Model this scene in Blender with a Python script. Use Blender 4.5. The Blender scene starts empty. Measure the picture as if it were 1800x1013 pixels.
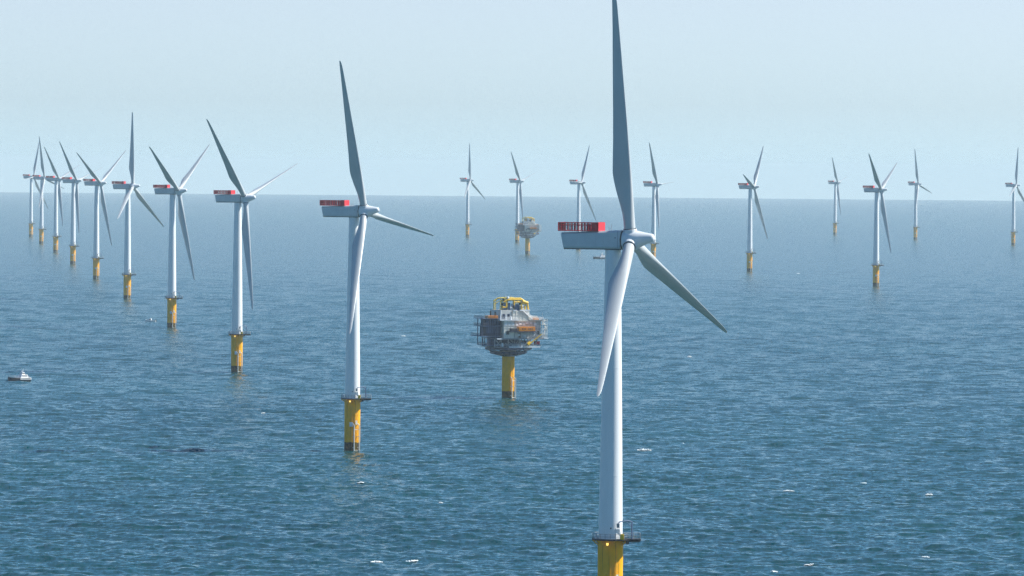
import bpy, math, random
import numpy as np
from mathutils import Vector, Matrix
random.seed(7)
rad = math.radians
scene = bpy.context.scene
C = scene.collection
EARTH = 6.371e6
CAM_H = 96.855

# ------------------------------------------------------------------ camera
PITCH, ROLL = rad(1.3025), rad(0.487)
cd = bpy.data.cameras.new("camera")
cam = bpy.data.objects.new("camera", cd)
C.objects.link(cam)
cd.sensor_width = 36.0
cd.lens = 36.0 * 9354.8 / 1800.0
cd.clip_start, cd.clip_end = 1.0, 120000.0
fwd = Vector((0, math.cos(PITCH), -math.sin(PITCH)))
r0 = Vector((1, 0, 0))
u0 = r0.cross(fwd)
rgt = math.cos(ROLL) * r0 + math.sin(ROLL) * u0
up = -math.sin(ROLL) * r0 + math.cos(ROLL) * u0
M = Matrix((rgt, up, -fwd)).transposed().to_4x4()
M.translation = Vector((0, 0, CAM_H))
cam.matrix_world = M
scene.camera = cam

# ------------------------------------------------------------------ light
SUN_EL = rad(42.0)
SUN_AZ = rad(80.0)          # clockwise from +Y (the way the camera looks)
sun_dir = Vector((math.sin(SUN_AZ) * math.cos(SUN_EL), math.cos(SUN_AZ) * math.cos(SUN_EL), math.sin(SUN_EL)))
sl = bpy.data.lights.new("sun", 'SUN')
sl.energy = 5.0
sl.angle = rad(0.53)
sl.color = (1.0, 0.965, 0.90)
so = bpy.data.objects.new("sun", sl)
C.objects.link(so)
so.rotation_euler = (-sun_dir).to_track_quat('-Z', 'Y').to_euler()
so.location = (0, 0, 400)

w = bpy.data.worlds.new("World")
scene.world = w
w.use_nodes = True
nt = w.node_tree
nt.nodes.clear()
sky = nt.nodes.new('ShaderNodeTexSky')
sky.sky_type = 'NISHITA'
sky.sun_disc = False
sky.sun_elevation = SUN_EL
sky.sun_rotation = SUN_AZ
sky.altitude = 0
sky.air_density = 1.0
sky.dust_density = 0.6
sky.ozone_density = 1.2
# the clear maritime sky: milky at the horizon, deeper blue above it
tcw = nt.nodes.new('ShaderNodeTexCoord')
spw = nt.nodes.new('ShaderNodeSeparateXYZ')
nt.links.new(tcw.outputs['Generated'], spw.inputs[0])
rampw = nt.nodes.new('ShaderNodeValToRGB')
rampw.color_ramp.elements[0].position = 0.0
rampw.color_ramp.elements[0].color = (0.43, 0.62, 0.97, 1)
rampw.color_ramp.elements[1].position = 0.15
rampw.color_ramp.elements[1].color = (0.155, 0.305, 0.42, 1)
el2 = rampw.color_ramp.elements.new(0.032)
el2.color = (0.44, 0.52, 0.76, 1)
nt.links.new(spw.outputs['Z'], rampw.inputs[0])
tint = nt.nodes.new('ShaderNodeMix')
tint.data_type = 'RGBA'
tint.blend_type = 'MULTIPLY'
tint.inputs['Factor'].default_value = 1.0
gain = nt.nodes.new('ShaderNodeVectorMath')
gain.operation = 'SCALE'
gain.inputs['Scale'].default_value = 1.35
nt.links.new(rampw.outputs[0], gain.inputs[0])
nt.links.new(gain.outputs[0], tint.inputs[7])
lowz = nt.nodes.new('ShaderNodeMath')
lowz.operation = 'MAXIMUM'
lowz.inputs[1].default_value = 0.012
nt.links.new(spw.outputs['Z'], lowz.inputs[0])
cmb = nt.nodes.new('ShaderNodeCombineXYZ')
nt.links.new(spw.outputs['X'], cmb.inputs[0])
nt.links.new(spw.outputs['Y'], cmb.inputs[1])
nt.links.new(lowz.outputs[0], cmb.inputs[2])
nt.links.new(cmb.outputs[0], sky.inputs['Vector'])
bg = nt.nodes.new('ShaderNodeBackground')
bg.inputs['Strength'].default_value = 0.138
wo = nt.nodes.new('ShaderNodeOutputWorld')
nt.links.new(sky.outputs[0], tint.inputs[6])
nt.links.new(tint.outputs[2], bg.inputs[0])
nt.links.new(bg.outputs[0], wo.inputs[0])

scene.view_settings.view_transform = 'Standard'
scene.view_settings.look = 'None'
scene.view_settings.gamma = 1.0
scene.view_settings.exposure = 0.55
scene.render.engine = 'CYCLES'
scene.cycles.max_bounces = 6
scene.cycles.diffuse_bounces = 2
scene.cycles.glossy_bounces = 3
scene.cycles.volume_bounces = 1
scene.cycles.use_denoising = True
scene.cycles.denoiser = 'OPENIMAGEDENOISE'
scene.cycles.denoising_prefilter = 'NONE'
scene.cycles.sample_clamp_indirect = 6.0

# ------------------------------------------------------------------ materials
def mat(name, col, rough=0.5, var=0.06, scale=0.4, metal=0.0, streak=0.0, dirt=None, emis=0.0, coat=0.0):
    m = bpy.data.materials.new(name)
    m.use_nodes = True
    n = m.node_tree
    b = n.nodes['Principled BSDF']
    b.inputs['Roughness'].default_value = rough
    b.inputs['Metallic'].default_value = metal
    b.inputs['Coat Weight'].default_value = coat
    tc = n.nodes.new('ShaderNodeTexCoord')
    mp = n.nodes.new('ShaderNodeMapping')
    mp.inputs['Scale'].default_value = (scale, scale, scale * (0.12 if streak else 1.0))
    ns = n.nodes.new('ShaderNodeTexNoise')
    ns.inputs['Scale'].default_value = 1.0
    ns.inputs['Detail'].default_value = 6.0
    n.links.new(tc.outputs['Object'], mp.inputs[0])
    n.links.new(mp.outputs[0], ns.inputs[0])
    rmp = n.nodes.new('ShaderNodeMapRange')
    rmp.inputs[1].default_value = 0.3
    rmp.inputs[2].default_value = 0.7
    rmp.inputs[3].default_value = 1.0 - var * 2
    rmp.inputs[4].default_value = 1.0
    n.links.new(ns.outputs['Fac'], rmp.inputs[0])
    hsv = n.nodes.new('ShaderNodeHueSaturation')
    hsv.inputs['Color'].default_value = (*col, 1)
    n.links.new(rmp.outputs[0], hsv.inputs['Value'])
    out = hsv.outputs[0]
    if dirt:
        # wear that runs down in streaks
        m2 = n.nodes.new('ShaderNodeMapping')
        m2.inputs['Scale'].default_value = (1.6, 1.6, 0.10)
        n2 = n.nodes.new('ShaderNodeTexNoise')
        n2.inputs['Scale'].default_value = 1.0
        n2.inputs['Detail'].default_value = 8.0
        n.links.new(tc.outputs['Object'], m2.inputs[0])
        n.links.new(m2.outputs[0], n2.inputs[0])
        r2 = n.nodes.new('ShaderNodeMapRange')
        r2.inputs[1].default_value = dirt[1]
        r2.inputs[2].default_value = dirt[1] + 0.12
        r2.inputs[4].default_value = dirt[2]
        n.links.new(n2.outputs['Fac'], r2.inputs[0])
        mx = n.nodes.new('ShaderNodeMix')
        mx.data_type = 'RGBA'
        n.links.new(r2.outputs[0], mx.inputs['Factor'])
        n.links.new(out, mx.inputs[6])
        mx.inputs[7].default_value = (*dirt[0], 1)
        out = mx.outputs[2]
    n.links.new(out, b.inputs['Base Color'])
    if emis:
        b.inputs['Emission Color'].default_value = (*col, 1)
        b.inputs['Emission Strength'].default_value = emis
    return m

def pile_mat():
    """yellow marine paint, black weed and rust in the splash zone"""
    m = mat('yellow_pile_paint', (0.98, 0.44, 0.003), 0.7, 0.07, 0.5, dirt=((0.33, 0.11, 0.015), 0.60, 0.75))
    n = m.node_tree
    b = n.nodes['Principled BSDF']
    b.inputs['Specular IOR Level'].default_value = 0.12
    src = b.inputs['Base Color'].links[0].from_socket
    tc = n.nodes.new('ShaderNodeTexCoord')
    sp = n.nodes.new('ShaderNodeSeparateXYZ')
    n.links.new(tc.outputs['Object'], sp.inputs[0])
    ns = n.nodes.new('ShaderNodeTexNoise')
    ns.inputs['Scale'].default_value = 1.1
    ns.inputs['Detail'].default_value = 5
    n.links.new(tc.outputs['Object'], ns.inputs[0])
    ad = n.nodes.new('ShaderNodeMath')
    ad.operation = 'MULTIPLY_ADD'
    ad.inputs[1].default_value = 0.9
    n.links.new(ns.outputs['Fac'], ad.inputs[0])
    n.links.new(sp.outputs['Z'], ad.inputs[2])
    mr = n.nodes.new('ShaderNodeMapRange')
    mr.inputs[1].default_value = 3.35
    mr.inputs[2].default_value = 3.55
    mr.inputs[3].default_value = 1.0
    mr.inputs[4].default_value = 0.0
    n.links.new(ad.outputs[0], mr.inputs[0])
    weed = n.nodes.new('ShaderNodeValToRGB')
    weed.color_ramp.elements[0].position = 0.35
    weed.color_ramp.elements[0].color = (0.012, 0.012, 0.008, 1)
    weed.color_ramp.elements[1].position = 0.75
    weed.color_ramp.elements[1].color = (0.16, 0.085, 0.02, 1)
    n.links.new(ns.outputs['Fac'], weed.inputs[0])
    mx = n.nodes.new('ShaderNodeMix')
    mx.data_type = 'RGBA'
    n.links.new(mr.outputs[0], mx.inputs['Factor'])
    n.links.new(src, mx.inputs[6])
    n.links.new(weed.outputs[0], mx.inputs[7])
    n.links.new(mx.outputs[2], b.inputs['Base Color'])
    return m

MT = {
    'white': mat('turbine_white_paint', (0.74, 0.77, 0.78), 0.38, 0.03, 0.15),
    'tower': mat('tower_paint', (0.84, 0.86, 0.86), 0.40, 0.03, 0.25, streak=1, dirt=((0.50, 0.52, 0.50), 0.66, 0.35)),
    'nacelle': mat('nacelle_paint', (0.60, 0.65, 0.66), 0.45, 0.05, 0.5, dirt=((0.36, 0.38, 0.37), 0.62, 0.5)),
    'blade': mat('blade_gelcoat', (0.56, 0.59, 0.59), 0.30, 0.05, 0.10, dirt=((0.42, 0.43, 0.40), 0.66, 0.4)),
    'seam': mat('dark_seal', (0.03, 0.035, 0.04), 0.6),
    'pile': pile_mat(),
    'yellow': mat('yellow_paint', (0.92, 0.55, 0.01), 0.5, 0.1, 1.0),
    'gallery': mat('dark_grating', (0.02, 0.02, 0.022), 0.6, 0.15, 2.0, metal=0.2),
    'galv': mat('galvanised_steel', (0.36, 0.38, 0.40), 0.5, 0.15, 2.0, metal=0.3),
    'red': mat('red_paint', (0.72, 0.022, 0.035), 0.5, 0.12, 2.0),
    'redmesh': mat('red_mesh_panel', (0.10, 0.008, 0.016), 0.6, 0.25, 3.0),
    'lamp': mat('lantern_glass', (1.0, 0.62, 0.12), 0.3, 0.0, emis=1.2),
    'plate': mat('white_plate', (0.75, 0.78, 0.80), 0.4, 0.03),
    'fender': mat('pale_fender_paint', (0.72, 0.70, 0.62), 0.5, 0.12, 1.5),
    'cream': mat('cream_cladding', (0.85, 0.81, 0.70), 0.6, 0.08, 0.6, dirt=((0.40, 0.34, 0.26), 0.60, 0.5)),
    'grey': mat('grey_cladding', (0.66, 0.66, 0.62), 0.6, 0.12, 0.5, dirt=((0.36, 0.33, 0.28), 0.60, 0.5)),
    'bluegrey': mat('bluegrey_steel', (0.11, 0.17, 0.31), 0.5, 0.2, 0.8),
    'darksteel': mat('dark_steel', (0.020, 0.042, 0.10), 0.6, 0.2, 1.0),
    'orange': mat('orange_paint', (0.95, 0.33, 0.008), 0.45, 0.08, 1.2),
    'glass': mat('dark_glass', (0.02, 0.025, 0.03), 0.1, 0.0),
    'black': mat('black_rubber', (0.015, 0.016, 0.02), 0.7, 0.1),
    'navy': mat('navy_hull_paint', (0.012, 0.018, 0.05), 0.35, 0.05),
    'boatwhite': mat('boat_white_paint', (0.80, 0.80, 0.80), 0.3, 0.03),
    'deckgrey': mat('deck_grey_paint', (0.30, 0.31, 0.33), 0.6, 0.1),
}

for k_ in ('blade', 'tower', 'nacelle', 'white'):
    MT[k_].node_tree.nodes['Principled BSDF'].inputs['Specular IOR Level'].default_value = 0.3

# ------------------------------------------------------------------ mesh helpers
class MB:
    def __init__(self):
        self.v, self.f, self.parts = [], [], []
    def add(self, vs, fs):
        o = len(self.v)
        self.v += [tuple(p) for p in vs]
        self.f += [tuple(i + o for i in f) for f in fs]
        self.parts.append(([tuple(p) for p in vs], [tuple(f) for f in fs]))
        return self
    def box(self, x0, x1, y0, y1, z0, z1, rz=0.0, c=None):
        vs = [(x, y, z) for z in (z0, z1) for x, y in ((x0, y0), (x1, y0), (x1, y1), (x0, y1))]
        if rz:
            cx, cy = c if c else ((x0 + x1) / 2, (y0 + y1) / 2)
            s, q = math.sin(rz), math.cos(rz)
            vs = [(cx + (x - cx) * q - (y - cy) * s, cy + (x - cx) * s + (y - cy) * q, z) for x, y, z in vs]
        return self.add(vs, [(3, 2, 1, 0), (4, 5, 6, 7), (0, 1, 5, 4), (1, 2, 6, 5), (2, 3, 7, 6), (3, 0, 4, 7)])
    def tube(self, a, b, r, r2=None, n=8):
        a, b = Vector(a), Vector(b)
        d = (b - a).normalized()
        h = Vector((0, 0, 1)) if abs(d.z) < 0.9 else Vector((1, 0, 0))
        x = d.cross(h).normalized()
        y = d.cross(x)
        r2 = r if r2 is None else r2
        vs = []
        for p, q in ((a, r), (b, r2)):
            for i in range(n):
                t = 2 * math.pi * i / n
                vs.append(p + q * (math.cos(t) * x + math.sin(t) * y))
        fs = [(i, (i + 1) % n, n + (i + 1) % n, n + i) for i in range(n)]
        fs += [tuple(range(n))[::-1], tuple(range(n, 2 * n))]
        return self.add(vs, fs)
    def path(self, pts, r, n=6):
        for a, b in zip(pts[:-1], pts[1:]):
            self.tube(a, b, r, n=n)
        return self
    def lathe(self, prof, n=48, M=None, cap=True):
        """prof: (radius, z) from bottom to top"""
        vs = []
        for r, z in prof:
            for i in range(n):
                t = 2 * math.pi * i / n
                vs.append(Vector((r * math.cos(t), r * math.sin(t), z)))
        if M:
            vs = [M @ p for p in vs]
        fs = []
        for k in range(len(prof) - 1):
            for i in range(n):
                j = (i + 1) % n
                fs.append((k * n + i, k * n + j, (k + 1) * n + j, (k + 1) * n + i))
        if cap:
            fs += [tuple(range(n))[::-1], tuple(range((len(prof) - 1) * n, len(prof) * n))]
        return self.add(vs, fs)
    def prism(self, poly, z0, z1):
        n = len(poly)
        vs = [(x, y, z0) for x, y in poly] + [(x, y, z1) for x, y in poly]
        fs = [(i, (i + 1) % n, n + (i + 1) % n, n + i) for i in range(n)]
        fs += [tuple(range(n))[::-1], tuple(range(n, 2 * n))]
        return self.add(vs, fs)
    def hull(self, rings):
        """loft of equal-length closed rings"""
        n = len(rings[0])
        vs = [p for r in rings for p in r]
        fs = []
        for k in range(len(rings) - 1):
            for i in range(n):
                j = (i + 1) % n
                fs.append((k * n + i, k * n + j, (k + 1) * n + j, (k + 1) * n + i))
        fs += [tuple(range(n))[::-1], tuple(range((len(rings) - 1) * n, len(rings) * n))]
        return self.add(vs, fs)
    def rail(self, pts, h=1.1, step=1.5, r=0.035, mids=1):
        for a, b in zip(pts[:-1], pts[1:]):
            a, b = Vector(a), Vector(b)
            k = max(1, int(round((b - a).length / step)))
            for i in range(k + 1):
                p = a.lerp(b, i / k)
                self.tube(p, p + Vector((0, 0, h)), r, n=4)
            for m in range(mids + 1):
                z = Vector((0, 0, h * (1 - m / (mids + 1))))
                self.tube(a + z, b + z, r, n=4)
        return self
    def build_pieces(self, name, m, parent=None, smooth=False, bevel=0.0):
        """one object for each shape that was added"""
        for v, f in self.parts:
            p = MB()
            p.v, p.f = v, f
            p.build(name, m, parent, smooth, bevel)
    def build(self, name, m, parent=None, smooth=False, bevel=0.0):
        me = bpy.data.meshes.new(name)
        me.from_pydata(self.v, [], self.f)
        me.validate()
        me.materials.append(m)
        if smooth:
            me.polygons.foreach_set('use_smooth', [True] * len(me.polygons))
            me.set_sharp_from_angle(angle=rad(35))
        me.update()
        o = bpy.data.objects.new(name, me)
        C.objects.link(o)
        if parent:
            o.parent = parent
        if bevel:
            bv = o.modifiers.new('bevel', 'BEVEL')
            bv.width = bevel
            bv.segments = 2
            bv.limit_method = 'ANGLE'
        return o

def tag(o, label=None, cat=None, group=None, kind=None):
    if label: o['label'] = label
    if cat: o['category'] = cat
    if group: o['group'] = group
    if kind: o['kind'] = kind
    return o

def empty(name, loc=(0, 0, 0), rz=0.0):
    o = bpy.data.objects.new(name, None)
    o.empty_display_size = 5
    C.objects.link(o)
    o.location = loc
    o.rotation_euler = (0, 0, rz)
    return o

def copy_tree(o, parent=None):
    c = o.copy()
    C.objects.link(c)
    c.parent = parent
    for ch in list(o.children):
        copy_tree(ch, c)
    return c

def drop(x, y):
    return -(x * x + y * y) / (2 * EARTH)

# ------------------------------------------------------------------ the sea (one curved sheet out past the horizon)
rng = np.random.default_rng(11)
NW = 110
lam = np.exp(np.linspace(np.log(2.2), np.log(24.0), NW)) * rng.uniform(0.95, 1.05, NW)
kk = 2 * np.pi / lam
wind = rad(-112)
th = wind + rng.normal(0, 0.72, NW)
SL = 0.19 * math.sqrt(2.0 / NW) * np.where(lam < 8, 1.2, 0.75)
amp = SL / kk * 1.0
ph = rng.uniform(0, 2 * np.pi, NW)

def waves(x, y, step):
    z = np.zeros_like(x)
    for i in range(NW):
        g = np.clip((lam[i] / step - 1.7) / 2.0, 0, 1)
        if not np.any(g > 0):
            continue
        p = kk[i] * (x * math.cos(th[i]) + y * math.sin(th[i])) + ph[i]
        z += amp[i] * g * (np.cos(p) + 0.20 * np.cos(2 * p))
    return z

def sea_z(x, y, s=1.5):
    return float(waves(np.array([float(x)]), np.array([float(y)]), np.array([s]))[0]) + drop(x, y)

def build_sea():
    rr = [0.0, 60.0, 200.0, 450.0, 750.0, 950.0, 1080.0, 1140.0]
    r = 1180.0
    while r < 40000:
        rr.append(r)
        if r < 3000:
            q = 0.0006 if r < 1700 else (0.0008 if r < 2200 else 0.0011)
        else:
            q = min(0.012, 0.0011 * (r / 3000) ** 0.7)
        r *= 1 + q
    rr.append(40000.0)
    rr = np.array(rr)
    az = list(np.arange(-7.2, 7.2001, 0.0190))
    az += list(np.arange(9.0, 351.1, 3.0))
    az = np.radians(np.array(az))
    nr, na = len(rr), len(az)
    st = np.gradient(rr)
    Rg, Ag = np.meshgrid(rr, az, indexing='ij')
    Sg = np.meshgrid(st, az, indexing='ij')[0]
    un = np.zeros(nr)
    for q in range(NW):
        g = np.clip((lam[q] / np.maximum(st, 0.9) - 1.7) / 2.0, 0, 1)
        un += 0.5 * (amp[q] * kk[q]) ** 2 * (1 - g * g)
    unres = np.repeat((2 * (0.02 * un + 0.0001)) ** 0.25, na)
    dA = np.gradient(np.where(az > rad(8), 99, az))
    X = Rg * np.sin(Ag)
    Y = Rg * np.cos(Ag)
    Z = waves(X, Y, np.maximum(Sg, 0.9))
    outside = (np.abs((Ag + np.pi) % (2 * np.pi) - np.pi) > rad(7.19))
    Z[outside] *= 0.0
    Z[Rg < 1100] = 0.0
    Z = Z - Rg ** 2 / (2 * EARTH)
    co = np.stack([X, Y, Z], -1).reshape(-1, 3).astype(np.float32)
    i = np.arange(nr - 1)[:, None]
    j = np.arange(na)[None, :]
    j2 = (j + 1) % na
    a = i * na + j; b = i * na + j2; c = (i + 1) * na + j2; d = (i + 1) * na + j
    quads = np.stack([a, d, c, b], -1).reshape(-1, 4).astype(np.int32)
    quads = quads[na:]                 # the innermost ring is closed with one disc
    me = bpy.data.meshes.new('sea')
    nq = len(quads)
    me.vertices.add(len(co))
    me.vertices.foreach_set('co', co.ravel())
    me.loops.add(nq * 4 + na)
    fan = np.arange(na, 2 * na, dtype=np.int32)
    me.loops.foreach_set('vertex_index', np.concatenate([quads.ravel(), fan[::-1]]))
    me.polygons.add(nq + 1)
    me.polygons.foreach_set('loop_start', np.arange(0, nq * 4 + 1, 4, dtype=np.int32))
    me.polygons.foreach_set('use_smooth', np.ones(nq + 1, dtype=bool))
    me.update(calc_edges=True)
    at = me.attributes.new('unresolved_chop', 'FLOAT', 'POINT')
    at.data.foreach_set('value', unres.astype(np.float32))
    o = bpy.data.objects.new('sea', me)
    C.objects.link(o)
    o['kind'] = 'structure'
    return o

def sea_material():
    m = bpy.data.materials.new('sea_water')
    m.use_nodes = True
    n = m.node_tree
    L = n.links.new
    b = n.nodes['Principled BSDF']
    geo = n.nodes.new('ShaderNodeNewGeometry')
    # short chop as random facet slopes, crests lying across the wind
    def slopes(scale, rot, stretch, amount, detail=2.0):
        mp = n.nodes.new('ShaderNodeMapping')
        mp.inputs['Rotation'].default_value = (0, 0, rot)
        mp.inputs['Scale'].default_value = (scale * stretch, scale, scale)
        L(geo.outputs['Position'], mp.inputs[0])
        t = n.nodes.new('ShaderNodeTexNoise')
        t.inputs['Scale'].default_value = 1.0
        t.inputs['Detail'].default_value = detail
        t.inputs['Roughness'].default_value = 0.55
        L(mp.outputs[0], t.inputs[0])
        s = n.nodes.new('ShaderNodeVectorMath')
        s.operation = 'SUBTRACT'
        s.inputs[1].default_value = (0.5, 0.5, 0.5)
        L(t.outputs['Color'], s.inputs[0])
        q = n.nodes.new('ShaderNodeVectorMath')
        q.operation = 'MULTIPLY'
        q.inputs[1].default_value = (amount, amount, 0)
        L(s.outputs[0], q.inputs[0])
        return q.outputs[0]
    s1 = slopes(0.8, 0.4, 0.8, 0.35)
    s2 = slopes(0.28, 0.05, 3.6, 0.50)
    s3 = slopes(0.065, -0.05, 8.5, 0.32)
    a1 = n.nodes.new('ShaderNodeVectorMath'); L(s1, a1.inputs[0]); L(s2, a1.inputs[1])
    a3 = n.nodes.new('ShaderNodeVectorMath'); L(a1.outputs[0], a3.inputs[0]); L(s3, a3.inputs[1])
    a2 = n.nodes.new('ShaderNodeVectorMath'); L(a3.outputs[0], a2.inputs[0]); L(geo.outputs['Normal'], a2.inputs[1])
    nm = n.nodes.new('ShaderNodeVectorMath'); nm.operation = 'NORMALIZE'; L(a2.outputs[0], nm.inputs[0])
    L(nm.outputs[0], b.inputs['Normal'])
    # water body colour, broad patches of slightly greener water
    t = n.nodes.new('ShaderNodeTexNoise')
    t.inputs['Scale'].default_value = 0.004
    t.inputs['Detail'].default_value = 4
    L(geo.outputs['Position'], t.inputs[0])
    cr = n.nodes.new('ShaderNodeValToRGB')
    cr.color_ramp.elements[0].position = 0.35
    cr.color_ramp.elements[0].color = (0.006, 0.050, 0.060, 1)
    cr.color_ramp.elements[1].position = 0.68
    cr.color_ramp.elements[1].color = (0.009, 0.064, 0.073, 1)
    L(t.outputs['Fac'], cr.inputs[0])
    L(cr.outputs[0], b.inputs['Base Color'])
    ua = n.nodes.new('ShaderNodeAttribute')
    ua.attribute_name = 'unresolved_chop'
    L(ua.outputs['Fac'], b.inputs['Roughness'])
    b.inputs['IOR'].default_value = 1.333
    return m

sea = build_sea()
sea.data.materials.append(sea_material())

# ------------------------------------------------------------------ wind turbine
HUB_Z, OVERHANG, TILT, CONE, RTIP = 81.63, 3.90, rad(6.6), rad(3.64), 54.1
DECK_Z = 17.95

def blade_mesh():
    N = 26
    #        r,   LE,    TE,   thickness
    st = [(1.35, 1.22, -1.22, 2.44), (2.5, 1.22, -1.22, 2.44), (4.2, 1.22, -1.24, 2.40), (5.8, 1.24, -1.36, 2.25),
          (8.0, 1.27, -1.80, 1.95), (10.5, 1.28, -2.34, 1.62), (13.0, 1.28, -2.76, 1.35), (14.6, 1.28, -2.88, 1.22), (16.5, 1.28, -2.74, 1.10),
          (21.0, 1.27, -2.32, 0.88), (27.0, 1.25, -1.86, 0.66), (33.0, 1.20, -1.42, 0.50), (39.0, 1.14, -0.98, 0.37), (45.0, 1.08, -0.50, 0.27),
          (50.0, 1.02, -0.18, 0.20), (52.5, 0.90, -0.02, 0.14), (53.7, 0.70, 0.12, 0.09), (54.1, 0.45, 0.25, 0.05)]
    rings = []
    for r, le, te, tk in st:
        c = le - te
        f = min(1.0, max(0.0, (r - 3.0) / 10.0))          # circle -> aerofoil
        f = f * f * (3 - 2 * f)
        tw = rad(12.0) * max(0.0, 1 - r / 30.0) ** 1.3 - rad(1.5)
        ring = []
        for i in range(N):
            t = 2 * math.pi * i / N
            x = 0.5 * (1 + math.cos(t))                    # 1 at the leading edge, 0 at the trailing edge
            yc = 0.5 * math.sin(t)
            s = 1 - x
            ya = (0.2969 * math.sqrt(max(s, 0)) - 0.1260 * s - 0.3516 * s ** 2 + 0.2843 * s ** 3 - 0.1036 * s ** 4) / 0.10 * 0.5 * (1 if math.sin(t) >= 0 else -1) * 0.999
            camber = 0.03 * c * 4 * s * (1 - s) * f
            y = (yc * (1 - f) + ya * f * (1.0)) * tk + camber
            px = te + x * c
            py = y
            mid = (le + te) * 0.5 * 0 
            qx = mid + (px - mid) * math.cos(tw) - py * math.sin(tw)
            qy = (px - mid) * math.sin(tw) + py * math.cos(tw)
            ring.append((qx, qy, r))
        rings.append(ring)
    return MB().hull(rings)

def make_boat_landing(parent, ang, r, top=9.4):
    """two fender tubes with a caged ladder between them, facing ang (0 = towards -Y, positive to +X)"""
    def P(out, side, z):
        c, s = math.cos(ang), math.sin(ang)
        # outward direction (s, -c); sideways (c, s)
        return Vector((out * s + side * c, -out * c + side * s, z))
    m = MB()
    for sd in (-0.95, 0.95):
        m.tube(P(r + 1.15, sd, -3), P(r + 1.15, sd, top - 0.6), 0.20, n=10)
        m.tube(P(r + 1.15, sd, top - 0.6), P(r - 0.1, sd * 0.9, top), 0.18, n=8)
        for z in (1.2, 5.0):
            m.tube(P(r + 1.1, sd, z), P(r - 0.2, sd * 0.8, z), 0.15, n=8)
    for z in (0.4, 7.4):
        m.tube(P(r + 1.15, -0.95, z), P(r + 1.15, 0.95, z), 0.09, n=6)
    bl = m.build('boat_landing', MT['fender'], parent, smooth=True)
    m = MB()
    for sd in (-0.32, 0.32):
        m.tube(P(r + 0.75, sd, -1.5), P(r + 0.75, sd, top + 3.5), 0.06, n=6)
    z = -1.2
    while z < top + 3.4:
        m.tube(P(r + 0.75, -0.32, z), P(r + 0.75, 0.32, z), 0.035, n=4)
        z += 0.45
    for z in (2.8, 4.2, 5.6, 7.0):
        pts = [P(r + 0.75 - 0.55 * math.sin(t), 0.62 * math.cos(t), z + 0.5 * math.sin(t)) for t in np.linspace(0, math.pi, 7)]
        m.path(pts, 0.05, 5)
    m.build('ladder', MT['yellow'], parent)
    return bl

def rotor_parts(t, yaw, theta):
    """set the nacelle, hub and blade children of turbine t"""
    cp, sp = math.cos(yaw), math.sin(yaw)
    ct, st = math.cos(TILT), math.sin(TILT)
    ah = Vector((cp, -sp, 0))
    a = Vector((ct * cp, -ct * sp, st))
    u = Vector((sp, cp, 0))
    v = Vector((-st * cp, st * sp, ct))
    hubp = Vector((0, 0, HUB_Z)) + OVERHANG * ah
    k = 0
    for ch in t.children:
        nm = ch.name.split('.')[0]
        if nm == 'nacelle':
            mm = Matrix.Rotation(-yaw, 4, 'Z')
            mm.translation = Vector((0, 0, HUB_Z))
            ch.matrix_local = mm
        elif nm == 'hub':
            rd = math.cos(theta) * v + math.sin(theta) * u
            mm = Matrix((a, a.cross(rd) * -1, rd)).transposed()
            y = rd.cross(a)
            mm = Matrix((a, y, rd)).transposed().to_4x4()
            mm.translation = hubp
            ch.matrix_local = mm
        elif nm == 'blade':
            tt = theta + k * 2 * math.pi / 3
            k += 1
            bd = math.cos(CONE) * (math.sin(tt) * u + math.cos(tt) * v) + math.sin(CONE) * a
            x = (a - a.dot(bd) * bd).normalized()
            y = bd.cross(x)
            mm = Matrix((x, y, bd)).transposed().to_4x4()
            mm = mm @ Matrix.Rotation(PITCH_B, 4, 'Z')
            mm.translation = hubp
            ch.matrix_local = mm
PITCH_B = rad(-4.0)

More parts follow.
